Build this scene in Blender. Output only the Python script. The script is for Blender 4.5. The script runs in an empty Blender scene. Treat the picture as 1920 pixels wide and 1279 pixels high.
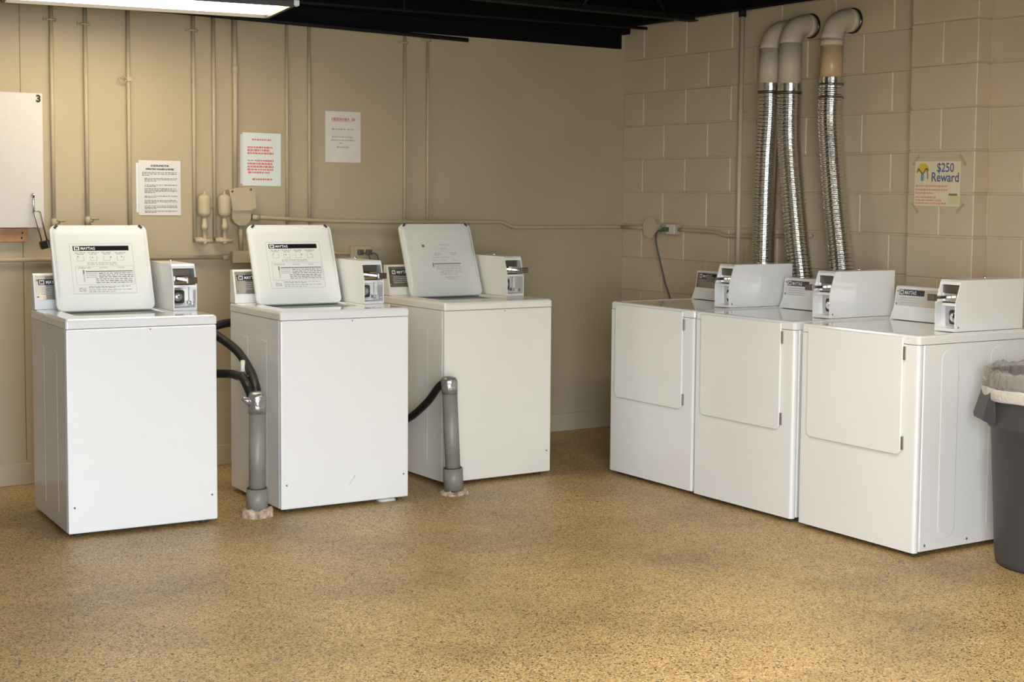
import bpy, bmesh, math, random
from mathutils import Vector, Matrix
random.seed(7)
sc = bpy.context.scene
C = sc.collection
PI = math.pi

# ------------------------------------------------------------------ camera
cam_d = bpy.data.cameras.new('camera')
cam = bpy.data.objects.new('camera', cam_d)
C.objects.link(cam)
yaw, pitch, roll = math.radians(34.919), math.radians(-4.2195), math.radians(0.5937)
fwd = Vector((math.sin(yaw)*math.cos(pitch), math.cos(yaw)*math.cos(pitch), math.sin(pitch)))
rgt = Vector((math.cos(yaw), -math.sin(yaw), 0))
upv = rgt.cross(fwd)
r2 = math.cos(roll)*rgt + math.sin(roll)*upv
u2 = -math.sin(roll)*rgt + math.cos(roll)*upv
m = Matrix((r2, u2, -fwd)).transposed().to_4x4()
m.translation = Vector((-5.552, -7.396, 1.437))
cam.matrix_world = m
cam_d.sensor_width = 36
cam_d.lens = 2762.0/1920*36
cam_d.shift_x = -109.86/1920
cam_d.shift_y = -66.48/1920
cam_d.clip_end = 200
sc.camera = cam

# ------------------------------------------------------------------ light
w = bpy.data.worlds.new('world'); sc.world = w; w.use_nodes = True
bg = w.node_tree.nodes['Background']
bg.inputs[0].default_value = (0.84, 0.94, 1.06, 1)
bg.inputs[1].default_value = 11.0
LAMP_STRENGTH = 6.4        # fixture over the washing machines
LAMP2_STRENGTH = 18.0      # unseen fixture added nearer the door for brightness
# unseen door opening added in the front wall at the camera, for its daylight
DOOR_X0, DOOR_X1, DOOR_H, FRONT_Y, LEFT_X = -6.1, -3.6, 2.30, -7.0, -7.9
po = bpy.data.lights.new('door_portal', 'AREA'); po.shape = 'RECTANGLE'; po.size = DOOR_X1-DOOR_X0; po.size_y = DOOR_H; po.cycles.is_portal = True
pob = bpy.data.objects.new('door_portal', po); C.objects.link(pob)
pob.location = ((DOOR_X0+DOOR_X1)/2, FRONT_Y-0.02, DOOR_H/2); pob.rotation_euler = (PI/2, 0, 0)
sc.view_settings.view_transform = 'Standard'
sc.view_settings.look = 'None'
sc.view_settings.exposure = 0.72
sc.view_settings.gamma = 1
sc.view_settings.use_curve_mapping = False

# ------------------------------------------------------------------ materials
def mat(name, col, rough=0.5, metal=0.0, spec=None, coat=0.0, noise=None, bump=None, emit=None, alpha=None, trans=None):
    """noise=(scale, amount) mottles the colour; bump=(scale, strength, dist) adds fine relief"""
    M = bpy.data.materials.new(name); M.use_nodes = True
    nt = M.node_tree; b = nt.nodes['Principled BSDF']
    b.inputs['Base Color'].default_value = (*col, 1)
    b.inputs['Roughness'].default_value = rough
    b.inputs['Metallic'].default_value = metal
    if spec is not None: b.inputs['Specular IOR Level'].default_value = spec
    if coat: b.inputs['Coat Weight'].default_value = coat; b.inputs['Coat Roughness'].default_value = 0.08
    if alpha is not None: b.inputs['Alpha'].default_value = alpha
    if trans: b.inputs['Transmission Weight'].default_value = trans
    tc = nt.nodes.new('ShaderNodeTexCoord')
    if noise:
        n = nt.nodes.new('ShaderNodeTexNoise'); n.inputs['Scale'].default_value = noise[0]; n.inputs['Detail'].default_value = 5
        nt.links.new(tc.outputs['Object'], n.inputs['Vector'])
        r = nt.nodes.new('ShaderNodeValToRGB'); a = noise[1]
        r.color_ramp.elements[0].position = 0.3; r.color_ramp.elements[1].position = 0.7
        r.color_ramp.elements[0].color = (*[c*(1-a) for c in col], 1)
        r.color_ramp.elements[1].color = (*[min(1, c*(1+a)) for c in col], 1)
        nt.links.new(n.outputs['Fac'], r.inputs['Fac']); nt.links.new(r.outputs['Color'], b.inputs['Base Color'])
    if bump:
        n2 = nt.nodes.new('ShaderNodeTexNoise'); n2.inputs['Scale'].default_value = bump[0]; n2.inputs['Detail'].default_value = 4
        nt.links.new(tc.outputs['Object'], n2.inputs['Vector'])
        bp = nt.nodes.new('ShaderNodeBump'); bp.inputs['Strength'].default_value = bump[1]; bp.inputs['Distance'].default_value = bump[2]
        nt.links.new(n2.outputs['Fac'], bp.inputs['Height']); nt.links.new(bp.outputs['Normal'], b.inputs['Normal'])
    if emit:
        b.inputs['Emission Color'].default_value = (*emit[0], 1); b.inputs['Emission Strength'].default_value = emit[1]
    return M

WALLC = (0.46, 0.38, 0.25)
M_wall = mat('beige_wall_paint', WALLC, 0.55, noise=(1.6, 0.06), bump=(90, 0.25, 0.002))
M_block = mat('beige_block_paint', (0.59, 0.49, 0.34), 0.42, noise=(2.2, 0.06), bump=(140, 0.45, 0.002))
M_baffle = mat('dark_brown_baffle_paint', (0.10, 0.085, 0.07), 0.6)  # dark so the added partition bounces little light
M_mortar = mat('painted_mortar', (0.59, 0.49, 0.338), 0.5, bump=(60, 0.3, 0.002))
M_base = mat('painted_curb', (0.46, 0.385, 0.265), 0.5, noise=(5, 0.08), bump=(70, 0.3, 0.002))
M_pipe = mat('beige_pipe_paint', (0.50, 0.415, 0.275), 0.6, noise=(9, 0.05))
M_lightpipe = mat('pale_beige_pipe_paint', (0.58, 0.50, 0.37), 0.36)
M_black = mat('black_ceiling_paint', (0.004, 0.004, 0.0045), 0.8, spec=0.15)
M_blacksteel = mat('black_steel', (0.010, 0.009, 0.009), 0.6, spec=0.25)
M_white = mat('white_enamel', (0.83, 0.825, 0.815), 0.30, coat=0.5, noise=(3, 0.012))
M_deck = mat('glossy_white_enamel', (0.82, 0.815, 0.81), 0.16, coat=1.0)
M_cream = mat('cream_enamel', (0.80, 0.77, 0.70), 0.3, coat=0.35, noise=(3, 0.015))
M_whiteplastic = mat('white_plastic_lid', (0.80, 0.80, 0.77), 0.3, coat=0.2)
M_creamplastic = mat('aged_white_lid', (0.68, 0.67, 0.62), 0.38, noise=(6, 0.04))
M_alu = mat('brushed_aluminium_panel', (0.55, 0.52, 0.48), 0.28, metal=1.0, bump=(300, 0.08, 0.0005))
M_chrome = mat('chrome', (0.80, 0.80, 0.80), 0.08, metal=1.0)
M_steel = mat('dull_steel', (0.42, 0.39, 0.36), 0.28, metal=1.0)
M_darksteel = mat('dark_steel_plate', (0.16, 0.14, 0.12), 0.35, metal=0.8)
M_slide = mat('tarnished_slide', (0.26, 0.22, 0.19), 0.25, metal=1.0)
M_badge = mat('badge_black', (0.012, 0.012, 0.013), 0.25)
M_inkwhite = mat('white_ink', (0.75, 0.75, 0.74), 0.5)
M_ink = mat('grey_ink', (0.19, 0.19, 0.18), 0.6)
M_inklight = mat('light_grey_ink', (0.42, 0.42, 0.40), 0.6)
M_inkblack = mat('black_ink', (0.03, 0.03, 0.03), 0.6)
M_inkred = mat('red_ink', (0.72, 0.17, 0.17), 0.6)
M_inkpink = mat('faded_red_ink', (0.62, 0.30, 0.27), 0.6)
M_inkorange = mat('faded_orange_ink', (0.70, 0.36, 0.25), 0.6)
M_inkblue = mat('blue_ink', (0.10, 0.13, 0.30), 0.6)
M_paper = mat('white_paper', (0.70, 0.69, 0.67), 0.6)
M_papercool = mat('plastic_covered_paper', (0.74, 0.80, 0.78), 0.35)
M_paperold = mat('faded_paper', (0.72, 0.69, 0.63), 0.6, noise=(14, 0.05))
M_paperyellow = mat('yellowed_paper', (0.78, 0.69, 0.48), 0.6, noise=(8, 0.04))
M_tape = mat('yellowed_tape', (0.47, 0.375, 0.21), 0.4)
M_pvcgrey = mat('grey_painted_pipe', (0.235, 0.225, 0.19), 0.42, noise=(7, 0.14))
M_ducttape = mat('silver_duct_tape', (0.42, 0.42, 0.43), 0.28, metal=0.75, bump=(45, 0.8, 0.006))
M_hose = mat('black_rubber_hose', (0.006, 0.006, 0.0065), 0.42, spec=0.35)
M_tag = mat('white_tag', (0.72, 0.69, 0.60), 0.5)
M_concrete = mat('broken_concrete', (0.50, 0.38, 0.27), 0.8, noise=(30, 0.6), bump=(40, 0.8, 0.01))
M_foil = mat('aluminium_foil_duct', (0.72, 0.70, 0.66), 0.22, metal=1.0, bump=(90, 0.3, 0.0025))
M_pvcbeige = mat('beige_vent_pipe', (0.58, 0.50, 0.385), 0.42)
M_pvctan = mat('bare_tan_vent_pipe', (0.60, 0.44, 0.25), 0.32)
M_clamp = mat('steel_clamp', (0.30, 0.27, 0.24), 0.35, metal=1.0)
M_cabinet = mat('white_laminate', (0.64, 0.60, 0.56), 0.45, noise=(40, 0.02))
M_wood = mat('bare_wood', (0.44, 0.22, 0.09), 0.6, noise=(14, 0.22))
M_edge = mat('laminate_core_edge', (0.45, 0.36, 0.22), 0.7)
M_can = mat('grey_plastic_can', (0.062, 0.061, 0.066), 0.5, noise=(6, 0.08), bump=(200, 0.2, 0.001))
M_bag = mat('clear_bin_liner', (0.60, 0.56, 0.53), 0.18, alpha=0.42, bump=(28, 1.0, 0.02))
M_hem = mat('bunched_liner_hem', (0.74, 0.69, 0.65), 0.35, alpha=0.78, bump=(35, 1.0, 0.01))
M_cord = mat('grey_cord', (0.10, 0.10, 0.09), 0.5)
M_rubber = mat('dark_foot', (0.05, 0.045, 0.04), 0.7)
M_housing = mat('fixture_housing', (0.05, 0.045, 0.04), 0.5)
M_lens = mat('lit_fluorescent_lens', (0.9, 0.88, 0.8), 0.5, emit=((1.0, 0.87, 0.64), LAMP_STRENGTH))
M_lens2 = mat('added_fixture_lens', (0.9, 0.88, 0.8), 0.5, emit=((1.0, 0.90, 0.71), LAMP2_STRENGTH))
M_lampend = mat('lamp_holder_white', (0.8, 0.85, 0.85), 0.3)
M_yellow = mat('yellow_print', (0.70, 0.52, 0.08), 0.6)
M_teal = mat('teal_print', (0.10, 0.35, 0.38), 0.6)
M_olive = mat('olive_print', (0.24, 0.20, 0.06), 0.6)
M_greenish = mat('pale_green_print', (0.66, 0.64, 0.33), 0.6)
M_tubshade = mat('tub_shade_grey_green', (0.16, 0.20, 0.18), 0.5)
M_scuff = mat('scuff_mark', (0.12, 0.12, 0.12), 0.7)

def floor_mat():
    M = bpy.data.materials.new('speckled_tan_floor'); M.use_nodes = True
    nt = M.node_tree; b = nt.nodes['Principled BSDF']; L = nt.links
    tc = nt.nodes.new('ShaderNodeTexCoord')
    def vor(scale):
        v = nt.nodes.new('ShaderNodeTexVoronoi'); v.inputs['Scale'].default_value = scale
        L.new(tc.outputs['Object'], v.inputs['Vector'])
        s = nt.nodes.new('ShaderNodeSeparateColor'); L.new(v.outputs['Color'], s.inputs[0]); return s
    def ramp(src, stops, interp='CONSTANT'):
        r = nt.nodes.new('ShaderNodeValToRGB'); r.color_ramp.interpolation = interp
        e = r.color_ramp.elements
        while len(e) < len(stops): e.new(0.5)
        for el, (p_, c) in zip(e, stops): el.position = p_; el.color = (*c, 1)
        L.new(src, r.inputs['Fac']); return r
    v1 = vor(190)
    r1 = ramp(v1.outputs[0], [(0, (0.06, 0.040, 0.025)), (0.055, (0.34, 0.205, 0.08)), (0.20, (0.56, 0.38, 0.165)), (0.52, (0.66, 0.46, 0.205)), (0.82, (0.73, 0.54, 0.27)), (0.96, (0.82, 0.69, 0.44))])
    v2 = vor(420)
    r2_ = ramp(v2.outputs[1], [(0, (0.45, 0.42, 0.40)), (0.10, (0.86, 0.84, 0.82)), (0.4, (1, 1, 1)), (0.85, (1.12, 1.12, 1.1))])
    mx = nt.nodes.new('ShaderNodeMix'); mx.data_type = 'RGBA'; mx.blend_type = 'MULTIPLY'; mx.inputs[0].default_value = 1
    L.new(r1.outputs[0], mx.inputs[6]); L.new(r2_.outputs[0], mx.inputs[7])
    n = nt.nodes.new('ShaderNodeTexNoise'); n.inputs['Scale'].default_value = 1.6; n.inputs['Detail'].default_value = 6; n.inputs['Roughness'].default_value = 0.6
    L.new(tc.outputs['Object'], n.inputs['Vector'])
    r3 = ramp(n.outputs['Fac'], [(0.32, (0.62, 0.61, 0.59)), (0.60, (0.96, 0.95, 0.92))], 'LINEAR')
    mx2 = nt.nodes.new('ShaderNodeMix'); mx2.data_type = 'RGBA'; mx2.blend_type = 'MULTIPLY'; mx2.inputs[0].default_value = 1
    L.new(mx.outputs[2], mx2.inputs[6]); L.new(r3.outputs[0], mx2.inputs[7])
    L.new(mx2.outputs[2], b.inputs['Base Color'])
    b.inputs['Roughness'].default_value = 0.46
    bp = nt.nodes.new('ShaderNodeBump'); bp.inputs['Strength'].default_value = 0.35; bp.inputs['Distance'].default_value = 0.002
    L.new(v1.outputs[1], bp.inputs['Height']); L.new(bp.outputs['Normal'], b.inputs['Normal'])
    return M
M_floor = floor_mat()

# ------------------------------------------------------------------ helpers
def link(name, me, material, parent=None, loc=None, rot=None, smooth=False):
    o = bpy.data.objects.new(name, me); C.objects.link(o)
    if material is not None and not me.materials: me.materials.append(material)
    if parent: o.parent = parent
    if loc: o.location = loc
    if rot: o.rotation_euler = rot
    if smooth:
        for pl in me.polygons: pl.use_smooth = True
    return o

def thing(name, label, cat, loc=(0, 0, 0), rz=0, group=None):
    o = bpy.data.objects.new(name, None); C.objects.link(o)
    o.location = loc; o.rotation_euler = (0, 0, rz); o.empty_display_size = 0.1
    o['label'] = label; o['category'] = cat
    if group: o['group'] = group
    return o
def tag(o, label, cat, group=None):
    o['label'] = label; o['category'] = cat
    if group: o['group'] = group
    return o
def struct(o):
    o['kind'] = 'structure'; return o

class G:
    """collects shapes into one mesh"""
    def __init__(s): s.v = []; s.f = []; s.sm = []
    def add(s, vs, fs, smooth=False):
        n = len(s.v); s.v += [tuple(v) for v in vs]; s.f += [[i+n for i in f] for f in fs]; s.sm += [smooth]*len(fs); return s
    def box(s, x0, x1, y0, y1, z0, z1, bev=0.0, seg=2):
        if bev <= 0:
            vs = [(x, y, z) for z in (z0, z1) for y in (y0, y1) for x in (x0, x1)]
            return s.add(vs, [(0, 2, 3, 1), (4, 5, 7, 6), (0, 1, 5, 4), (2, 6, 7, 3), (0, 4, 6, 2), (1, 3, 7, 5)])
        bm = bmesh.new(); bmesh.ops.create_cube(bm, size=1)
        for v in bm.verts: v.co = Vector(((x0+x1)/2+v.co.x*(x1-x0), (y0+y1)/2+v.co.y*(y1-y0), (z0+z1)/2+v.co.z*(z1-z0)))
        bmesh.ops.bevel(bm, geom=list(bm.edges), offset=bev, segments=seg, affect='EDGES', profile=0.5)
        bm.verts.index_update()
        s.add([v.co for v in bm.verts], [[v.index for v in f.verts] for f in bm.faces]); bm.free(); return s
    def loft(s, loops, cap0=True, cap1=True, smooth=False):
        n = len(loops[0]); vs = [p_ for l in loops for p_ in l]; fs = []
        for k in range(len(loops)-1):
            for i in range(n):
                j = (i+1) % n; fs.append((k*n+i, k*n+j, (k+1)*n+j, (k+1)*n+i))
        if cap0: fs.append(list(range(n))[::-1])
        if cap1: fs.append([(len(loops)-1)*n+i for i in range(n)])
        return s.add(vs, fs, smooth)
    def tube(s, path, r, n=14, cap=True, smooth=True):
        pts = [Vector(p_) for p_ in path]; rs = r if isinstance(r, (list, tuple)) else [r]*len(pts)
        up = None; loops = []
        for i, p_ in enumerate(pts):
            t = (pts[min(i+1, len(pts)-1)]-pts[max(i-1, 0)]).normalized()
            if up is None:
                up = t.orthogonal().normalized()
            up = (up - t*up.dot(t)).normalized(); b = t.cross(up)
            loops.append([p_+rs[i]*(math.cos(2*PI*k/n)*up+math.sin(2*PI*k/n)*b) for k in range(n)])
        return s.loft(loops, cap, cap, smooth)
    def lathe(s, prof, n=28, center=(0, 0, 0), smooth=True, cap0=True, cap1=True):
        loops = [[(center[0]+r*math.cos(2*PI*k/n), center[1]+r*math.sin(2*PI*k/n), center[2]+z) for k in range(n)] for r, z in prof]
        return s.loft(loops, cap0, cap1, smooth)
    def prism(s, poly, x0, x1):          # polygon in (y,z), extruded along x
        return s.loft([[(x0, y, z) for y, z in poly], [(x1, y, z) for y, z in poly]])
    def build(s, name, material, parent=None, loc=None, rot=None):
        me = bpy.data.meshes.new(name); me.from_pydata(s.v, [], s.f)
        bm = bmesh.new(); bm.from_mesh(me); bmesh.ops.recalc_face_normals(bm, faces=bm.faces); bm.to_mesh(me); bm.free()
        for pl, sm in zip(me.polygons, s.sm): pl.use_smooth = sm
        me.update()
        o = link(name, me, material, parent, loc, rot)
        if name.endswith('_print'): o['kind'] = 'stuff'
        return o

def rr(x0, x1, y0, y1, r, z, n=5, plane='xy'):
    pts = []
    for cx, cy, a0 in ((x1-r, y1-r, 0), (x0+r, y1-r, PI/2), (x0+r, y0+r, PI), (x1-r, y0+r, 1.5*PI)):
        for k in range(n):
            a = a0+PI/2*k/(n-1); pts.append((cx+r*math.cos(a), cy+r*math.sin(a)))
    if plane == 'xy': return [(x, y, z) for x, y in pts]
    return [(x, z, y) for x, y in pts]         # 'xz': z argument is the y coordinate
def spline(pts, n=10):
    P = [Vector(p_) for p_ in pts]; P = [2*P[0]-P[1]]+P+[2*P[-1]-P[-2]]; out = []
    for i in range(1, len(P)-2):
        for k in range(n):
            t = k/n; a, b, c, d = P[i-1], P[i], P[i+1], P[i+2]
            out.append(0.5*((2*b)+(c-a)*t+(2*a-5*b+4*c-d)*t*t+(3*b-a-3*c+d)*t**3))
    out.append(P[-2]); return out

_tx = {}
def text_mesh(s, size, bold=0.0, align='CENTER', squeeze=1.0):
    cu = bpy.data.curves.new('t', 'FONT'); cu.body = s; cu.size = size; cu.align_x = align; cu.offset = bold
    cu.resolution_u = 3
    o = bpy.data.objects.new('t', cu); C.objects.link(o)
    dg = bpy.context.evaluated_depsgraph_get(); me = bpy.data.meshes.new_from_object(o.evaluated_get(dg))
    bpy.data.objects.remove(o); bpy.data.curves.remove(cu)
    for v in me.vertices: v.co = Vector((v.co.x*squeeze, 0, v.co.y))
    return me
def text(name, s, size, material, parent, loc, rot=None, bold=0.0, align='CENTER', squeeze=1.0):
    me = text_mesh(s, size, bold, align, squeeze); me.materials.clear()
    return link(name, me, material, parent, loc, rot)
def marks(g, x0, x1, z, h, y, rnd, last=1.0, sk=0.0):
    """a row of word-like print blocks"""
    x = x0; end = x0+(x1-x0)*last
    while x < end-0.004:
        wd = min(rnd.uniform(0.006, 0.018), end-x); hh = h*rnd.uniform(0.75, 1.1)
        g.add([(x, y, z-hh/2), (x+wd, y, z-hh/2), (x+wd, y, z+hh/2), (x, y, z+hh/2)], [(0, 1, 2, 3)])
        x += wd+rnd.uniform(0.0022, 0.004)
    return g
def flat(g, x0, x1, z0, z1, y):
    return g.add([(x0, y, z0), (x1, y, z0), (x1, y, z1), (x0, y, z1)], [(0, 1, 2, 3)])

# ------------------------------------------------------------------ the room
struct(G().box(-14, 6, -16, 0.3, -0.12, 0.0).build('floor', M_floor))
wb = struct(G().box(LEFT_X, 0.3, 0.0, 0.15, 0, 2.859).build('wall_back', M_wall))
# hairline seam where two wall sheets meet (a thin batten line)
G().box(-3.640, -3.636, -0.0015, 0.002, 0.12, 2.35).build('panel_seam', M_olive, wb)
struct(G().box(-4.75, -4.6, -3.0, 0.0, 0, 2.859).build('added_light_baffle', M_baffle))  # unseen partition, added to keep light off the left washer
wl = struct(G().box(LEFT_X-0.15, LEFT_X, FRONT_Y, 0.15, 0, 2.859).build('wall_left', M_wall))
struct(G().box(LEFT_X, DOOR_X0, FRONT_Y-0.15, FRONT_Y, 0, 2.859).box(DOOR_X1, 0.2, FRONT_Y-0.15, FRONT_Y, 0, 2.859).box(DOOR_X0, DOOR_X1, FRONT_Y-0.15, FRONT_Y, DOOR_H, 2.859).build('wall_front', M_wall))
struct(G().box(LEFT_X-0.2, 0.5, FRONT_Y-0.2, 0.3, 2.86, 2.98).build('ceiling', M_black))
bb = G(); bb.box(LEFT_X, -0.006, -0.014, 0.0, 0.0, 0.108, 0.004)
struct(bb.build('baseboard_back', M_base))

# right wall of painted concrete blocks
wr = struct(G().box(0.006, 0.20, FRONT_Y, 0.0, 0, 2.487).build('wall_right', M_mortar))
BH, BL = 0.2032, 0.4064
J = 0.008
zj = [2.284-BH*k for k in range(-1, 12)]+[0.0]
_blk = {}
def block(L_, H_, parent, loc, depth=0.05):
    key = (round(L_, 3), round(H_, 3), depth)
    if key not in _blk:
        g = G(); g.box(0, depth, -L_/2, L_/2, 0, H_, 0.0035, 1)
        me = bpy.data.meshes.new('block'); me.from_pydata(g.v, [], g.f); me.materials.append(M_block); me.update(); _blk[key] = me
    o = bpy.data.objects.new('block', _blk[key]); C.objects.link(o); o.parent = parent; o.location = loc
    return o
YE = -4.9
for r in range(len(zj)-1):
    zt, zb = zj[r]-J/2, zj[r+1]+(J/2 if zj[r+1] > 0 else 0)
    if zt-zb < 0.02: continue
    first = 0.2032 if r % 2 == 0 else 0.4064
    ya = 0.0; yb = -first
    while ya > YE:
        a, b = ya-(J/2 if ya < 0 else 0), yb+J/2
        block(a-b, zt-zb, wr, (random.uniform(-0.0008, 0.0006), (a+b)/2, zb))
        ya, yb = yb, yb-BL
# plain remainder of the wall, outside the picture
G().box(0.0, 0.05, FRONT_Y, YE-0.21, 0, 2.487).build('painted_rendering', M_block, wr)
# pilaster
PD, PY0, PY1 = 0.10, -2.44, -2.843
pil = struct(G().box(-PD+0.006, -0.001, PY1+0.006, PY0-0.006, 0, 2.487).build('trim_1', M_mortar))
for r in range(len(zj)-1):
    zt, zb = zj[r]-J/2, zj[r+1]+(J/2 if zj[r+1] > 0 else 0)
    if zt-zb < 0.02: continue
    spans = [(PY0, PY1)] if r % 2 == 0 else [(PY0, (PY0+PY1)/2+0.004), ((PY0+PY1)/2-0.004, PY1)]
    for a, b in spans: block(a-b, zt-zb, pil, (-PD, (a+b)/2, zb), PD-0.001)

# black timber plates along the tops of the walls
struct(G().box(-6.6, -0.035, -0.018, -0.001, 2.352, 2.44, 0.003).box(-6.6, -0.01, -0.07, -0.001, 2.44, 2.859, 0.003).build('trim_2', M_black))
struct(G().box(-0.05, 0.2, FRONT_Y, 0.0, 2.489, 2.859).build('trim_3', M_black))

# open-web steel joist below the ceiling
jo = thing('steel_joist', 'black open-web steel joist under the dark ceiling', 'joist', (0, -0.738, 2.455))
G().box(-6.5, -0.052, -0.035, -0.004, 0, 0.006).box(-6.5, -0.052, -0.006, 0, 0, 0.035).box(-6.5, -0.052, 0.004, 0.035, 0, 0.006).box(-6.5, -0.052, 0.002, 0.008, 0, 0.035).build('bottom_chord', M_blacksteel, jo)
G().box(-6.5, -0.052, -0.03, 0.03, 0.37, 0.404).build('top_chord', M_blacksteel, jo)
gw = G()
x = -0.25; k = 0
pts = []
while x > -6.4:
    pts.append((x, 0, 0.02 if k % 2 == 0 else 0.385)); x -= 0.30; k += 1
for a, b in zip(pts[:-1], pts[1:]):
    G().tube([a, b], 0.010, 6).build('web_bar', M_blacksteel, jo)
bpipe = G(); bpipe.tube([(-5.9, -0.055, 2.39), (-1.62, -0.055, 2.335), (-1.165, -0.055, 2.327)], 0.012, 10)
tag(bpipe.build('black_pipe', M_blacksteel), 'thin black pipe running along the top of the back wall', 'pipe')
cp = thing('ceiling_conduit', 'thin dark pipe crossing under the ceiling towards the corner', 'pipe', (0, 0, 0))
G().tube([(-6.2, -0.30, 2.424), (-2.25, -0.30, 2.424), (-0.06, -0.30, 2.452)], 0.009, 8).build('tube', M_blacksteel, cp)
for x in (-1.72, -3.4): G().box(x, x+0.012, -0.31, -0.29, 2.42, 2.86).build('hanger_strap', M_blacksteel, cp)

# ------------------------------------------------------------------ fluorescent light
L2, W2 = 0.61, 0.262
def fluorescent(label, loc, rz, strap_y, top, lens):
    fl = thing('fluorescent_light', label, 'light fixture', loc, rz, 'fluorescent ceiling fixtures')
    hg = G()
    hg.box(-L2, L2, -W2, W2, 0.02, 0.10, 0.006)
    hg.box(-L2, L2, -W2, -W2+0.016, -0.004, 0.02); hg.box(-L2, L2, W2-0.016, W2, -0.004, 0.02)
    hg.box(-L2, -L2+0.016, -W2+0.016, W2-0.016, -0.004, 0.02); hg.box(L2-0.016, L2, -W2+0.016, W2-0.016, -0.004, 0.02)
    hg.build('housing', M_housing, fl)
    G().box(-L2+0.017, L2-0.017, -W2+0.017, W2-0.017, 0.012, 0.019, 0.002).build('lens', lens, fl)
    G().box(L2-0.004, L2+0.022, -W2-0.004, -W2+0.04, 0.0, 0.026, 0.004).build('end_clip', M_lampend, fl)
    for sx in (-0.45, 0.45):
        sy = strap_y*sx/0.45
        G().box(sx-0.008, sx+0.008, sy-0.008, sy+0.008, 0.10, top).build('hanger_strap', M_blacksteel, fl)
    return fl
fluorescent('lit rectangular fluorescent ceiling fixture with dark frame above the washing machines', (-3.262, -0.738, 2.292), math.radians(-10.4), 0.0826, 0.1625, M_lens)
fluorescent('added unseen fluorescent ceiling fixture, nearer the door in front of the dryers', (-2.55, -4.25, 2.292), math.radians(-10.4), 0.0826, 0.567, M_lens2)  # added out of view to brighten dryers, floor and block wall

# ------------------------------------------------------------------ wall pipes
def pipe_thing(name, label, x, z0, z1, r=0.0095, y=-0.018, clamp=(), group='painted pipes on the back wall', cat='pipe'):
    t = thing(name, label, cat, (x, 0, z0), 0, group)
    G().tube([(0, y, 0), (0, y, z1-z0)], r, 12).build('tube', M_pipe, t)
    for zc in clamp:
        c = G(); c.tube([(-0.03, -0.006, zc-z0), (-0.012, y-0.006, zc-z0), (0.012, y-0.006, zc-z0), (0.03, -0.006, zc-z0)], 0.005, 6)
        c.box(-0.034, -0.022, -0.012, 0, zc-z0-0.008, zc-z0+0.008); c.box(0.022, 0.034, -0.012, 0, zc-z0-0.008, zc-z0+0.008)
        c.build('clamp', M_pipe, t)
    return t
def valve(t, x, y, z, side=1):
    g = G(); g.tube([(x, y, z+0.02), (x, y, z-0.03)], 0.014, 10)
    g.tube([(x, y, z), (x+side*0.026, y-0.004, z)], 0.008, 10); g.build('valve_body', M_pipe, t)
    g = G(); g.tube([(x+side*0.004, y-0.03, z+0.010), (x+side*0.046, y-0.03, z+0.010)], 0.0055, 8); g.tube([(x+side*0.024, y, z+0.004), (x+side*0.024, y-0.035, z+0.010)], 0.005, 8)
    g.build('valve_handle', M_pipe, t)
ZT = 2.345
t = pipe_thing('water_pipe', 'vertical beige pipe nearest the white wall cabinet', -3.494, 1.20, ZT, clamp=(2.27,)); valve(t, 0, -0.022, 0.085)
t = pipe_thing('water_pipe', 'beige pipe with brass-shaped tap handle above the left washer lid', -3.330, 1.20, ZT, clamp=(2.26,)); valve(t, 0, -0.022, 0.095)
t = pipe_thing('water_pipe', 'beige pipe with a small ring clip, just left of the black-lettered notice', -3.118, 1.10, ZT)
g = G(); g.tube([(-0.030+0.018*math.cos(a*PI/8), -0.024, 0.90+0.018*math.sin(a*PI/8)) for a in range(17)], 0.003, 6); g.box(-0.012, 0.012, -0.034, 0.0, 0.892, 0.912); g.build('ring_clip', M_pipe, t)

def chamber(name, label, x, stub):
    t = pipe_thing(name, label, x-0.012, 1.18, ZT, clamp=(2.27,) if stub else ())
    prof = [(0.003, 0.266), (0.006, 0.262), (0.006, 0.253)]+[(0.0335*math.sin(a), 0.224+0.028*math.cos(a)) for a in [PI/2*k/6 for k in range(1, 7)]]+[(0.0335, 0.19)]+[(0.0335*math.cos(a), 0.158-0.028*math.sin(a)) for a in [PI/2*k/6 for k in range(0, 6)]]
    prof += [(0.0125, 0.130), (0.0125, 0.098), (0.0165, 0.096), (0.0165, 0.070), (0.0105, 0.068), (0.0115, 0.016), (0.012, 0.01)]
    G().lathe(prof[::-1], 20, (0.028, -0.085, 0.0)).build('air_chamber', M_pipe, t)
    g = G(); g.tube([(0, -0.022, 0.02), (0.028, -0.085, 0.016)], 0.012, 10); g.tube([(-0.02, -0.08, 0.014), (0.065, -0.095, 0.010)], 0.011, 10); g.tube([(0.028, -0.085, 0.016), (0.028, -0.085, -0.008)], 0.014, 10)
    g.build('tee_fitting', M_pipe, t)
    if stub:
        G().tube([(0.064, -0.07, 0.168), (0.074, -0.055, 0.171), (0.080, -0.045, 0.178)], 0.007, 8).build('stub', M_pipe, t)
    return t
chamber('water_pipe', 'beige pipe ending in the left of two rounded air chambers', -2.768, True)
chamber('water_pipe', 'beige pipe ending in the right rounded air chamber, beside the junction box', -2.660, False)
pipe_thing('water_pipe', 'thin beige pipe touching the right edge of the red-lettered notice', -2.264, 1.22, ZT, r=0.008)
pipe_thing('water_pipe', 'thin beige pipe between the red-lettered notice and the highest notice', -2.134, 1.20, ZT, r=0.008)
t = pipe_thing('water_pipe', 'left of the two beige pipes behind the third raised washer lid', -1.552, 1.12, ZT-0.01, r=0.008, clamp=(2.29,)); valve(t, 0, -0.022, 0.045, -1)
t = pipe_thing('water_pipe', 'rightmost thin beige pipe on the back wall, below the black pipe', -1.404, 1.12, ZT-0.01, r=0.008, clamp=(2.315,))

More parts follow.
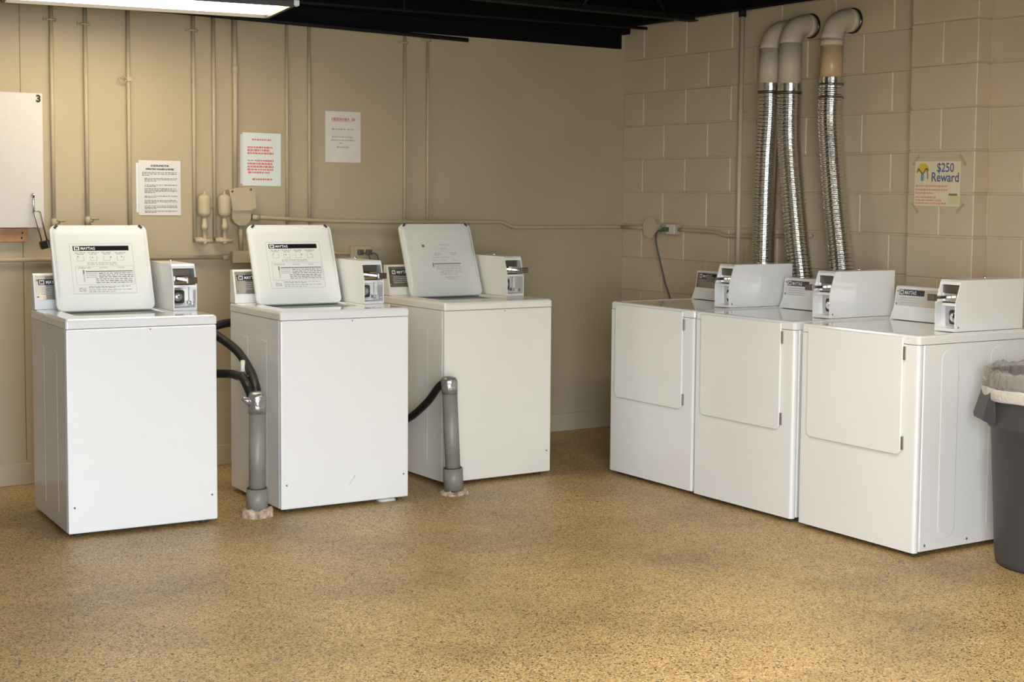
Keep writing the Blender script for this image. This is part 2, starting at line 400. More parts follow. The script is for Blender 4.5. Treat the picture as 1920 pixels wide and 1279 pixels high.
# junction boxes and conduits on the back wall
cd = thing('electrical_conduit', 'thicker beige conduit dropping into the square junction box', 'conduit', (-2.556, 0, 1.46))
G().tube([(-0.004, -0.022, 0.0), (0.0, -0.022, 0.5), (-0.003, -0.022, 0.90)], 0.014, 12).build('tube', M_pipe, cd)
G().tube([(0, -0.022, 0.60), (0, -0.022, 0.65)], 0.0175, 12).build('coupling', M_pipe, cd)
jb = thing('junction_box', 'beige metal junction box with square cover over a rounded box', 'electrical box', (-2.532, 0, 1.36))
def polyplate(g, pts, y0, y1):
    return g.loft([[(x, y1, z) for x, z in pts], [(x, y0, z) for x, z in pts]])
g = G(); polyplate(g, [(-0.058, -0.012), (-0.064, 0.030), (-0.076, 0.094), (-0.070, 0.100), (-0.03, 0.106), (0.054, 0.113), (0.062, 0.108), (0.075, 0.008), (0.070, 0.0), (0.052, -0.004), (0.050, -0.012)], -0.058, 0.0)
g.build('square_cover', M_pipe, jb)
g = G(); polyplate(g, [(-0.056, -0.012), (-0.054, -0.055), (-0.040, -0.078), (-0.015, -0.092), (0.018, -0.092), (0.040, -0.075), (0.052, -0.05), (0.050, -0.0125)], -0.044, 0.0)
g.build('round_box', M_pipe, jb)
for x, z in ((-0.06, 0.088), (0.042, 0.099)): G().tube([(x, -0.057, z), (x, -0.062, z)], 0.006, 8).build('screw', M_clamp, jb)
t = tag(G().tube([(-2.532, -0.022, 1.268), (-2.530, -0.022, 1.139)], 0.011, 12).build('conduit_stub', M_pipe), 'short beige conduit linking the junction box to the rectangular box below', 'conduit')
bx = thing('outlet_box', 'rectangular beige box at the end of the low conduit', 'electrical box', (-2.532, 0, 1.105))
G().box(-0.054, 0.054, -0.05, 0, -0.030, 0.028, 0.005).build('body', M_pipe, bx)
G().box(-0.057, 0.057, -0.056, -0.0505, -0.033, 0.031, 0.002).build('cover', M_pipe, bx)
cl = thing('electrical_conduit', 'low horizontal conduit behind the left washing machine', 'conduit', (-2.60, 0, 1.107))
G().tube([(-3.9, -0.02, 0.004), (-0.004, -0.02, -0.004)], 0.0105, 12).build('tube', M_pipe, cl)
G().tube([(-0.03, -0.02, -0.004), (0.0, -0.02, -0.004)], 0.015, 12).build('connector', M_pipe, cl)
ch = thing('electrical_conduit', 'long horizontal beige conduit from the junction box to the corner', 'conduit', (-2.465, 0, 1.28))
G().tube(spline([(0.0, -0.030, 0.032), (0.10, -0.040, 0.028), (0.40, -0.044, 0.014), (0.91, -0.044, 0.006), (1.20, -0.044, 0.006), (1.50, -0.032, 0.006), (1.56, -0.028, 0.003), (1.63, -0.024, -0.022), (1.70, -0.022, -0.026), (2.3, -0.018, -0.026), (2.435, -0.02, -0.026)], 6), 0.0105, 12).build('tube', M_pipe, ch)
G().tube([(-0.005, -0.030, 0.032), (0.035, -0.033, 0.030)], 0.016, 12).build('connector', M_pipe, ch)
# outlet between second and third washers
ob = thing('wall_outlet', 'beige outlet box with two dark plugs behind the middle washer', 'outlet', (-1.835, 0, 1.118))
G().box(-0.062, 0.062, -0.045, 0, -0.038, 0.034, 0.004).build('box', M_pipe, ob)
G().tube([(-0.38, -0.02, -0.002), (-0.09, -0.02, -0.004), (-0.055, -0.02, -0.006)], 0.009, 10).build('feed_conduit', M_pipe, ob)
for sx in (-0.012, 0.038):
    G().box(sx-0.016, sx+0.016, -0.070, -0.0455, -0.012, 0.016, 0.004).build('plug', M_cord, ob)
    G().tube(spline([(sx, -0.07, 0.0), (sx+0.03, -0.10, -0.015), (sx+0.035, -0.10, -0.10), (sx+0.02, -0.08, -0.3)], 6), 0.004, 8).build('plug_cord', M_cord, ob)

# right wall electrics
rb = thing('junction_box', 'round beige junction box on the block wall near the corner', 'electrical box', (0, -0.342, 1.255), -PI/2)
G().loft([[(0.062*math.cos(a*PI/4+PI/8), y, 0.060*math.sin(a*PI/4+PI/8)) for a in range(8)] for y in (0, -0.045)]).build('body', M_pipe, rb)
G().loft([[(0.068*math.cos(a*PI/4+PI/8), y, 0.066*math.sin(a*PI/4+PI/8)) for a in range(8)] for y in (-0.0455, -0.051)]).build('cover', M_lightpipe, rb)
rc = thing('electrical_conduit', 'conduit from the corner to the round junction box', 'conduit', (0, -0.05, 1.254), -PI/2)
G().tube([(-0.028, -0.02, 0.0), (0.226, -0.02, 0.0)], 0.0105, 12).build('tube', M_pipe, rc)
ro = thing('wall_outlet', 'small cream outlet box with a plugged-in cord on the block wall', 'outlet', (0, -0.520, 1.251), -PI/2)
G().box(-0.072, 0.062, -0.042, 0, -0.032, 0.032, 0.004).build('box', M_pipe, ro)
G().box(-0.02, 0.06, -0.052, -0.0425, -0.030, 0.030, 0.003).build('face_plate', M_tag, ro)
pc = thing('power_cord', 'dark power cord hanging from the outlet down behind the far dryer', 'cord', (0, -0.54, 1.25), -PI/2)
G().box(-0.035, -0.005, -0.088, -0.053, -0.013, 0.013, 0.004).build('plug', M_cord, pc)
G().tube(spline([(-0.03, -0.075, 0.0), (-0.075, -0.09, -0.02), (-0.095, -0.08, -0.08), (-0.075, -0.06, -0.20), (-0.04, -0.05, -0.32), (0.02, -0.05, -0.45), (0.06, -0.06, -0.75)], 8), 0.0055, 8).build('cable', M_cord, pc)
rd = thing('electrical_conduit', 'bent conduit running behind the silver ducts on the block wall', 'conduit', (0, -0.585, 1.246), -PI/2)
G().tube(spline([(0.0, -0.02, 0.004), (0.30, -0.02, -0.001), (0.36, -0.02, -0.006), (0.42, -0.02, -0.020), (0.49, -0.02, -0.020), (0.70, -0.02, -0.016), (1.12, -0.02, 0.0)], 6), 0.0105, 12).build('tube', M_pipe, rd)
vc = thing('electrical_conduit', 'tall vertical conduit on the block wall left of the silver ducts', 'conduit', (0, -1.135, 0.35), -PI/2)
G().tube([(0.0, -0.036, 0), (0.0, -0.036, 2.1)], 0.0135, 12).build('tube', M_lightpipe, vc)
G().tube([(0.0, -0.036, 2.095), (0.0, -0.036, 2.15)], 0.021, 12).build('fitting', M_blacksteel, vc)
for z in (0.55, 1.55): G().box(-0.03, 0.03, -0.04, 0.0, z, z+0.015).build('clamp', M_pipe, vc)

# ------------------------------------------------------------------ wall cabinet with padlock
wc = thing('wall_cabinet', 'white wall cabinet numbered 3 at the left edge', 'cabinet', (-3.551, 0, 1.266))
G().box(-0.62, -0.006, -0.045, 0, 0.0, 0.640).build('carcass', M_edge, wc)
dr = G().box(-0.625, -0.002, -0.064, -0.0455, -0.004, 0.642, 0.001, 1).build('door', M_cabinet, wc)
hp = G(); hp.tube([(-0.058, -0.066, 0.158), (-0.058, -0.080, 0.160), (-0.056, -0.083, 0.150), (-0.056, -0.083, 0.080), (-0.056, -0.080, 0.072), (-0.056, -0.066, 0.070)], 0.0055, 10)
hp.build('hasp', M_chrome, dr)
G().box(-0.034, -0.008, -0.0655, -0.0642, 0.598, 0.636).build('number_sticker', M_paperyellow, dr)
text('number', '3', 0.046, M_inkblack, dr, (-0.021, -0.0662, 0.601), bold=0.0028)
pk = thing('padlock', 'long-shackle padlock with black body hanging from the cabinet hasp', 'padlock', (-3.606, -0.083, 1.353))
g = G(); th = math.radians(13)
def rot2(x, z): return (x*math.cos(th)-z*math.sin(th), z*math.cos(th)+x*math.sin(th))
pts = [(-0.013, -0.165), (-0.013, -0.02)]+[(0.013*math.cos(a), -0.02+0.013*math.sin(a)) for a in [PI-PI*k/8 for k in range(9)]]+[(0.013, -0.02), (0.013, -0.165)]
g.tube([(rot2(x, z)[0]+0.008, -0.012, rot2(x, z)[1]-0.002) for x, z in pts], 0.0038, 8); g.build('shackle', M_steel, pk)
o = G().box(-0.025, 0.025, -0.013, 0.013, -0.038, 0.0, 0.004).build('lock_body', M_badge, pk, (rot2(0, -0.158)[0]+0.008, -0.012, rot2(0, -0.158)[1]), (0, -th, 0))
G().box(0.008, 0.012, -0.0135, -0.0125, -0.034, -0.002).build('steel_edge', M_chrome, o)
wdn = thing('wood_cleat', 'bare wooden cleat under the white wall cabinet', 'wood block', (-3.624, 0, 1.226))
G().box(-0.55, 0.0, -0.035, 0, -0.034, 0.034, 0.002, 1).build('board', M_wood, wdn)
for x, z in ((-0.025, 0.010), (-0.029, -0.014)): G().tube([(x, -0.034, z), (x, -0.037, z)], 0.005, 8).build('nail_hole', M_rubber, wdn)

# ------------------------------------------------------------------ notices
def sheet(name, label, x, z, w_, h_, material, rz=0.0, tilt=0.0, y=0.0):
    t = thing(name, label, 'notice', (x, y, z), rz)
    g = G(); n = 8
    fr = []; bk = []
    for i in range(n+1):
        u = -w_/2+w_*i/n; d = 0.0012*math.sin(PI*i/n)+0.0015
        fr.append((u, -d-0.0008, 0)); bk.append((u, -d, 0))
    vs = [(a, b, zz) for L_ in (fr, bk) for zz in (-h_/2, h_/2) for a, b, _ in L_]; k = n+1; fs = []
    for i in range(n):
        fs += [(i, i+1, k+i+1, k+i), (2*k+i, 3*k+i, 3*k+i+1, 2*k+i+1), (k+i, k+i+1, 3*k+i+1, 3*k+i), (i, 2*k+i, 2*k+i+1, i+1)]
    fs += [(0, k, 3*k, 2*k), (n, 2*k+n, 3*k+n, k+n)]
    g.add(vs, fs, False); g.build('paper', material, t)
    t.rotation_euler.y = tilt
    return t
rnd = random.Random(3)
YP = -0.0042
n1 = sheet('notice', 'black-lettered white notice sheet in a plastic sleeve above the left washer', -2.957, 1.461, 0.219, 0.279, M_paper)
text('heading', 'GUIDELINES FOR', 0.0125, M_inkblack, n1, (0.0, YP, 0.108), bold=0.0005)
text('heading', 'OPERATING WASHERS & DRYERS', 0.0118, M_inkblack, n1, (0.0, YP, 0.091), bold=0.0005, squeeze=0.84)
g = G()
marks(g, -0.092, 0.088, 0.078, 0.0035, YP, rnd); marks(g, -0.092, 0.088, 0.070, 0.0035, YP, rnd); marks(g, -0.092, -0.05, 0.063, 0.0035, YP, rnd)
for z0, nl in ((0.048, 3), (0.014, 2), (-0.004, 4), (-0.042, 2), (-0.064, 3), (-0.092, 3), (-0.118, 2)):
    for q in range(nl): marks(g, -0.080, 0.090, z0-0.0068*q, 0.0034, YP, rnd, last=0.35 if q == nl-1 else 1.0)
g.build('body_print', M_ink, n1)
G().box(-0.122, -0.1105, -0.0022, -0.0008, -0.125, 0.125).build('sleeve_strip', M_papercool, n1)
G().box(-0.12, 0.14, -0.0012, -0.0002, 0.136, 0.150).build('tape', M_tape, n1)
n2 = sheet('notice', 'red-lettered notice sheet in a plastic sleeve above the middle washer', -2.402, 1.618, 0.217, 0.280, M_papercool, tilt=0.004)
g = G()
marks(g, -0.055, 0.052, 0.104, 0.009, YP, rnd)
for z, a, b in ((0.064, -0.082, 0.060), (0.048, -0.082, 0.048), (0.032, -0.082, 0.066)): marks(g, a, b, z, 0.0088, YP, rnd)
for z, a, b in ((-0.006, -0.04, 0.066), (-0.022, -0.082, 0.060), (-0.038, -0.082, 0.066), (-0.054, -0.082, 0.066), (-0.069, -0.078, 0.044)): marks(g, a, b, z, 0.0088, YP, rnd)
marks(g, -0.055, 0.058, -0.105, 0.010, YP, rnd)
g.build('body_print', M_inkred, n2)
g = G()
for z, a, b in ((-0.0115, -0.03, 0.064), (-0.0275, -0.08, 0.06), (-0.0435, -0.08, 0.066), (0.057, -0.08, 0.058), (0.041, -0.08, 0.05)): flat(g, a, b, z-0.0012, z, YP)
marks(g, -0.082, -0.045, -0.006, 0.006, YP, rnd)
g.build('underline_print', M_inkpink, n2)
G().box(-0.120, -0.109, -0.0022, -0.0008, -0.13, 0.13).build('sleeve_strip', M_paper, n2)
G().box(-0.12, 0.122, -0.0012, -0.0002, 0.136, 0.152).build('tape', M_tape, n2)
n3 = sheet('notice', 'faded notice sheet highest on the back wall, right of the middle washer', -1.926, 1.752, 0.213, 0.278, M_paperold)
g = G(); marks(g, -0.072, 0.042, 0.096, 0.017, YP, rnd); marks(g, 0.052, 0.072, 0.096, 0.016, YP, rnd); flat(g, -0.074, 0.045, 0.083, 0.0855, YP); marks(g, -0.07, 0.02, 0.042, 0.007, YP, rnd)
g.build('red_print', M_inkpink, n3)
g = G(); marks(g, 0.022, 0.07, 0.042, 0.006, YP, rnd); marks(g, -0.068, 0.058, 0.000, 0.007, YP, rnd); marks(g, -0.074, 0.072, -0.018, 0.007, YP, rnd); marks(g, -0.024, 0.004, -0.034, 0.007, YP, rnd); marks(g, -0.04, 0.034, -0.056, 0.008, YP, rnd)
g.build('grey_print', M_inklight, n3)
# reward notice on the pilaster
n4 = sheet('reward_notice', 'yellowed reward notice taped to the block pilaster above the dryers', 0, 1.518, 0.281, 0.212, M_paperyellow, rz=-PI/2, tilt=0.012)
n4.location = (-PD-0.001, -2.626, 1.518)
text('heading', '$250', 0.060, M_inkblue, n4, (0.048, YP, 0.056), bold=0.0008, squeeze=0.86)
text('heading', 'Reward', 0.062, M_inkblue, n4, (0.048, YP, 0.010), bold=0.0010, squeeze=0.88)
g = G()
for z, a, b in ((-0.012, -0.132, 0.066), (-0.030, -0.132, 0.066), (-0.046, -0.132, -0.022), (-0.066, -0.132, 0.002), (-0.080, -0.132, 0.030), (-0.094, -0.132, 0.06)): marks(g, a, b, z, 0.009, YP, rnd)
g.build('red_print', M_inkorange, n4)
g = G(); g.add([(-0.090+0.034*math.cos(a*PI/10), YP+0.0006, 0.072+0.024*math.sin(a*PI/10)) for a in range(20)], [list(range(20))]); g.build('sun_print', M_yellow, n4)
g = G(); g.tube([(-0.090, YP, 0.012), (-0.090, YP, 0.036), (-0.090, YP, 0.046)], [0.006, 0.008, 0.006], 6)
g.build('palm_trunk_print', M_teal, n4).scale = (1, 1, 1)
g = G()
for a, b in (((-0.090, 0.044), (-0.118, 0.070)), ((-0.118, 0.070), (-0.126, 0.050)), ((-0.09, 0.044), (-0.07, 0.072)), ((-0.07, 0.072), (-0.055, 0.064)), ((-0.062, 0.066), (-0.058, 0.022))):
    dx, dz = b[0]-a[0], b[1]-a[1]; l = math.hypot(dx, dz); nx, nz = -dz/l*0.0035, dx/l*0.0035
    g.add([(a[0]-nx, YP, a[1]-nz), (b[0]-nx, YP, b[1]-nz), (b[0]+nx, YP, b[1]+nz), (a[0]+nx, YP, a[1]+nz)], [(0, 1, 2, 3)])
g.build('palm_leaf_print', M_olive, n4)
flat(G(), 0.070, 0.136, -0.100, -0.056, YP).build('stamp_print', M_greenish, n4)
flat(G(), 0.074, 0.126, -0.056, -0.046, YP).build('stamp_bar_print', M_olive, n4)
for x, z, a in ((-0.138, 0.112, 0.85), (0.146, 0.112, -0.9), (-0.136, -0.118, -0.85), (0.140, -0.114, 0.8)):
    G().box(-0.030, 0.030, -0.0016, -0.0004, -0.007, 0.007).build('tape', M_tape, n4, (x, 0, z), (0, -a, 0))

# ------------------------------------------------------------------ machine helpers
def lidmesh(w_, h_, inner):
    """raised lid seen from its inside: rim, sloping border and a proud centre panel"""
    y0 = 0.012
    loops = [rr(-w_/2, w_/2, 0, h_, 0.030, y0+0.012, 6, 'xz'), rr(-w_/2, w_/2, 0, h_, 0.030, y0-0.004, 6, 'xz'),
             rr(-w_/2+0.003, w_/2-0.003, 0.003, h_-0.003, 0.028, y0-0.007, 6, 'xz'),
             rr(-w_/2+0.009, w_/2-0.009, 0.009, h_-0.009, 0.024, y0-0.007, 6, 'xz'),
             rr(-w_/2+0.020, w_/2-0.020, 0.064, h_-0.036, 0.020, y0-0.012, 6, 'xz'),
             rr(-w_/2+0.030, w_/2-0.030, 0.072, h_-0.046, 0.020, y0-0.013, 6, 'xz')]
    return G().loft(loops)
def instruction_print(lid, w_, worn=False):
    yy = -0.0016
    x0, x1, z0, z1 = -0.116, 0.116, 0.092, 0.310
    def fr(g, a, b, c, d, t_=0.0011):
        for q in ((a, b, c, c+t_), (a, b, d-t_, d), (a, a+t_, c, d), (b-t_, b, c, d)): flat(g, *q, yy)
    R_ = random.Random(11)
    if not worn:
        flat(G(), x0, x1, z0, z1, yy+0.0003).build('instruction_sheet', M_whiteplastic, lid)
        g = G(); fr(g, x0, x1, z0, z1); fr(g, x0+0.014, x1-0.004, 0.130, 0.212); g.build('printed_frame', M_inklight, lid)
        flat(G(), x0+0.012, x1-0.014, 0.279, 0.300, yy-0.0002).build('header_band', M_badge, lid)
        flat(G(), x0+0.016, x0+0.036, 0.2815, 0.2975, yy-0.0004).build('logo_square', M_inkwhite, lid)
        text('logo_letter', 'M', 0.015, M_inkblack, lid, (x0+0.026, yy-0.0006, 0.2842), bold=0.0006)
        text('header_lettering', 'MAYTAG', 0.0165, M_inkwhite, lid, (x0+0.040, yy-0.0005, 0.2835), bold=0.0004, align='LEFT', squeeze=0.8)
        text('table_heading', 'TEMPERATURE', 0.0085, M_ink, lid, (x0+0.046, yy, 0.201), squeeze=0.85)
        text('table_heading', 'SETTING', 0.0085, M_ink, lid, (x0+0.118, yy, 0.201), squeeze=0.9)
        text('table_heading', 'CYCLE', 0.0085, M_ink, lid, (x0+0.182, yy, 0.201), squeeze=0.9)
        g = G()
        for xx in (x0+0.018, x0+0.066, x0+0.115, x0+0.165):
            marks(g, xx, xx+0.040, 0.270, 0.004, yy, R_); marks(g, xx+0.006, xx+0.034, 0.264, 0.004, yy, R_, 0.9)
            flat(g, xx+0.006, xx+0.0075, 0.234, 0.254, yy); flat(g, xx+0.030, xx+0.0315, 0.234, 0.254, yy); flat(g, xx+0.006, xx+0.0315, 0.234, 0.2355, yy)
        marks(g, x0+0.06, x0+0.17, 0.226, 0.0034, yy, R_); marks(g, x0+0.06, x0+0.17, 0.219, 0.0034, yy, R_)
        for z in (0.122, 0.117, 0.108, 0.100): marks(g, x0+0.056, x1-0.016, z, 0.0036, yy, R_, 0.6 if z in (0.117, 0.100) else 1)
        for z in (0.116, 0.110, 0.104): marks(g, x0+0.020, x0+0.046, z, 0.0036, yy, R_)
        g.build('small_print', M_inklight, lid)
        g = G()
        flat(g, x0+0.050, x1-0.008, 0.186, 0.1905, yy)
        for z in (0.1795, 0.1715, 0.1635): flat(g, x0+0.050, x0+0.092, z-0.0008, z+0.0008, yy); marks(g, x0+0.098, x1-0.008, z, 0.0036, yy, R_)
        for z in (0.155, 0.147, 0.139): marks(g, x0+0.085, x1-0.012, z, 0.0034, yy, R_)
        flat(g, x0+0.040, x0+0.0455, 0.178, 0.195, yy); flat(g, x0+0.041, x0+0.042, 0.142, 0.178, yy); flat(g, x0+0.044, x0+0.045, 0.142, 0.178, yy)
        g.build('table_print', M_ink, lid)
        g = G()
        for dx, dz in ((0.020, 0.254), (0.072, 0.250), (0.140, 0.251), (0.180, 0.252)): g.add([(x0+dx+0.008, yy, dz+0.003), (x0+dx+0.012, yy, dz-0.004), (x0+dx+0.006, yy, dz-0.001)], [(0, 1, 2)])
        g.build('arrow_print', M_inkblack, lid)
    else:
        g = G()
        flat(g, -0.090, -0.076, 0.270, 0.284, yy); flat(g, -0.046, 0.092, 0.1815, 0.1865, yy); flat(g, -0.052, -0.047, 0.168, 0.190, yy)
        g.build('worn_bold_print', M_ink, lid)
        g = G()
        for z, a, b in ((0.282, 0.0, 0.05), (0.262, 0.0, 0.03), (0.250, 0.006, 0.024), (0.238, -0.03, 0.0), (0.238, 0.045, 0.082), (0.230, -0.036, 0.0), (0.230, 0.05, 0.075), (0.217, -0.046, 0.045), (0.201, -0.046, -0.025), (0.201, -0.01, 0.02), (0.201, 0.055, 0.08), (0.174, -0.045, 0.092), (0.166, -0.036, 0.092), (0.158, -0.035, 0.086), (0.149, -0.01, 0.05), (0.149, 0.055, 0.086), (0.140, -0.02, 0.09), (0.130, -0.02, 0.07), (0.115, 0.0, 0.075), (0.106, 0.01, 0.06)):
            marks(g, a, b, z, 0.0036, yy, R_)
        g.build('worn_print', M_inklight, lid)

def coin_box(parent, x0, x1, yf, yb, zb, hgt, rec, M_, rdir):
    """coin meter case: recessed front, two openings, slide, lock and top key knob"""
    t_ = 0.005; zm = zb+0.47*hgt; zs = zb+0.53*hgt; sl = 0.030
    prof = [(yf, zb), (yf, zs), (yf+sl, zb+hgt-0.008), (yf+sl+0.006, zb+hgt), (yb, zb+hgt), (yb, zb)]
    g = G()
    g.prism(prof, x0, x0+t_); g.prism(prof, x1-t_, x1)                       # side walls
    g.box(x0+t_, x1-t_, yf+sl+0.010, yb, zb+hgt-t_-0.001, zb+hgt)            # top
    g.prism([(yf+sl+0.0005, zb+hgt-0.020), (yf+sl-0.0, zb+hgt-0.008), (yf+sl+0.010, zb+hgt), (yf+sl+0.014, zb+hgt-0.006)], x0+t_, x1-t_)
    g.box(x0+t_, x1-t_, yf+0.001, yb, zb, zb+0.012)                           # sill
    g.box(x0+t_, x1-t_, yb-t_, yb, zb+0.012, zb+hgt-t_-0.001)
    g.prism([(yf+0.001, zs-0.006), (yf+0.003, zs+0.004), (yf+rec, zs+0.004), (yf+rec, zs-0.006)], x0+t_, x1-t_)   # divider
    g.box(x0+t_, x1-t_, yf+rec, yf+rec+0.004, zb+0.012, zb+hgt-t_-0.001)      # back of the recess
    cb = g.build('coin_box', M_, parent)
    # upper: coin mechanism
    ym = yf+rec-0.001
    G().box(x0+t_+0.001, x1-t_-0.014, yf+0.038, ym, zs+0.0045, zb+hgt-0.022, 0.002).build('coin_mechanism', M_darksteel, cb)
    G().box(x0+t_+0.004, x1-t_-0.020, yf+0.030, yf+0.0375, zs+0.008, zs+0.045, 0.002).build('chrome_plate', M_chrome, cb)
    xm = (x0+x1)/2+rdir*0.012
    g = G(); g.box(xm-0.016, xm+0.016, yf-0.060, yf+0.030, zs+0.022, zs+0.034, 0.002)
    g.box(xm-0.022, xm+0.022, yf-0.072, yf-0.058, zs+0.014, zs+0.042, 0.003)
    g.build('coin_slide', M_slide, cb)
    # lower: lock
    G().box(x0+t_+0.003, x1-t_-0.003, ym-0.004, ym, zb+0.016, zs-0.008).build('lock_plate', M_steel, cb)
    xl, zl = (x0+x1)/2-rdir*0.004, zb+0.055
    G().loft([rr(xl-0.032, xl+0.032, zl-0.030, zl+0.030, 0.010, ym-0.0045, 4, 'xz'), rr(xl-0.032, xl+0.032, zl-0.030, zl+0.030, 0.010, ym-0.007, 4, 'xz')]).build('lock_recess', M_badge, cb)
    G().tube([(xl, ym-0.007, zl), (xl, ym-0.018, zl), (xl, ym-0.022, zl), (xl, ym-0.0235, zl)], [0.020, 0.020, 0.015, 0.002], 18).build('lock_cylinder', M_chrome, cb)
    xs = x1-t_-0.0005 if rdir > 0 else x0+t_+0.0005
    if rdir > 0:
        for yy in (yf+0.030, yf+0.085): G().tube([(xs, yy, zb+0.028), (xs-0.003, yy, zb+0.028)], 0.009, 10).build('case_screw', M_chrome, cb)
    G().lathe([(0.008, 0), (0.008, 0.008), (0.004, 0.011), (0.001, 0.0115)], 12, ((x0+x1)/2, (yf+yb)/2+0.03, zb+hgt)).build('top_lock', M_chrome, cb)
    return cb

def console(parent, x0, x1, prof, M_, face0, face1, badge_x, zside=True, plate=True):
    """control backguard; face0/face1 = (y,z) ends of the panel face"""
    cs = G().prism(prof, x0, x1).build('console', M_, parent)
    a = Vector((0, face0[0], face0[1])); b = Vector((0, face1[0], face1[1])); L_ = (b-a).length
    ang = math.atan2(b.y-a.y, b.z-a.z)     # lean back
    def onface(g, name, m_, x, s):          # g is built in x / z=along face, y = out of the face (negative = towards viewer)
        return g.build(name, m_, cs, (x, a.y+(b-a).normalized().y*s, a.z+(b-a).normalized().z*s), (-ang, 0, 0))
    onface(G().box(0, x1-x0-0.016, -0.002, -0.0003, 0, L_-0.006), 'control_panel', M_alu, x0+0.008, 0.003)
    onface(G().box(0, 0.150, -0.0032, -0.0021, 0, 0.026), 'badge', M_badge, x0+badge_x, L_*0.60)
    g = G(); flat(g, 0.004, 0.026, 0.003, 0.023, -0.0036); onface(g, 'badge_square', M_inkwhite, x0+badge_x, L_*0.60)
    def onface_text(name, s, size, m_, dx, ds, **kw):
        me = text_mesh(s, size, kw.get('bold', 0), kw.get('align', 'LEFT'), kw.get('squeeze', 1)); me.materials.clear()
        for v in me.vertices: v.co.y = -0.0039
        return link(name, me, m_, cs, (x0+badge_x+dx, a.y+(b-a).normalized().y*(L_*0.60+ds), a.z+(b-a).normalized().z*(L_*0.60+ds)), (-ang, 0, 0))
    onface_text('badge_letter', 'M', 0.020, M_inkblack, 0.0072, 0.0058, bold=0.0006)
    onface_text('badge_lettering', 'MAYTAG', 0.022, M_inkwhite, 0.032, 0.005, squeeze=0.8, bold=0.0004)
    R_ = random.Random(5); g = G()
    for q in range(4): marks(g, 0.012, 0.14, -0.012-0.010*q, 0.004, -0.0026, R_, 0.9)
    onface(g, 'panel_print', M_inklight if plate else M_ink, x0+badge_x, L_*0.60)
    for s in (0.14, 0.80):
        onface(G().tube([(0, 0, 0), (0, -0.004, 0)], 0.004, 8), 'panel_screw', M_clamp, x0+0.016, L_*s)
    return cs

def feet(t, w_, d_, h=0.024):
    for sx in (-1, 1):
        for sy in (-1, 1):
            G().lathe([(0.018, 0), (0.018, 0.008), (0.008, 0.010), (0.008, h)], 12, (sx*(w_/2-0.05), sy*(d_/2-0.05), 0)).build('foot', M_rubber, t)

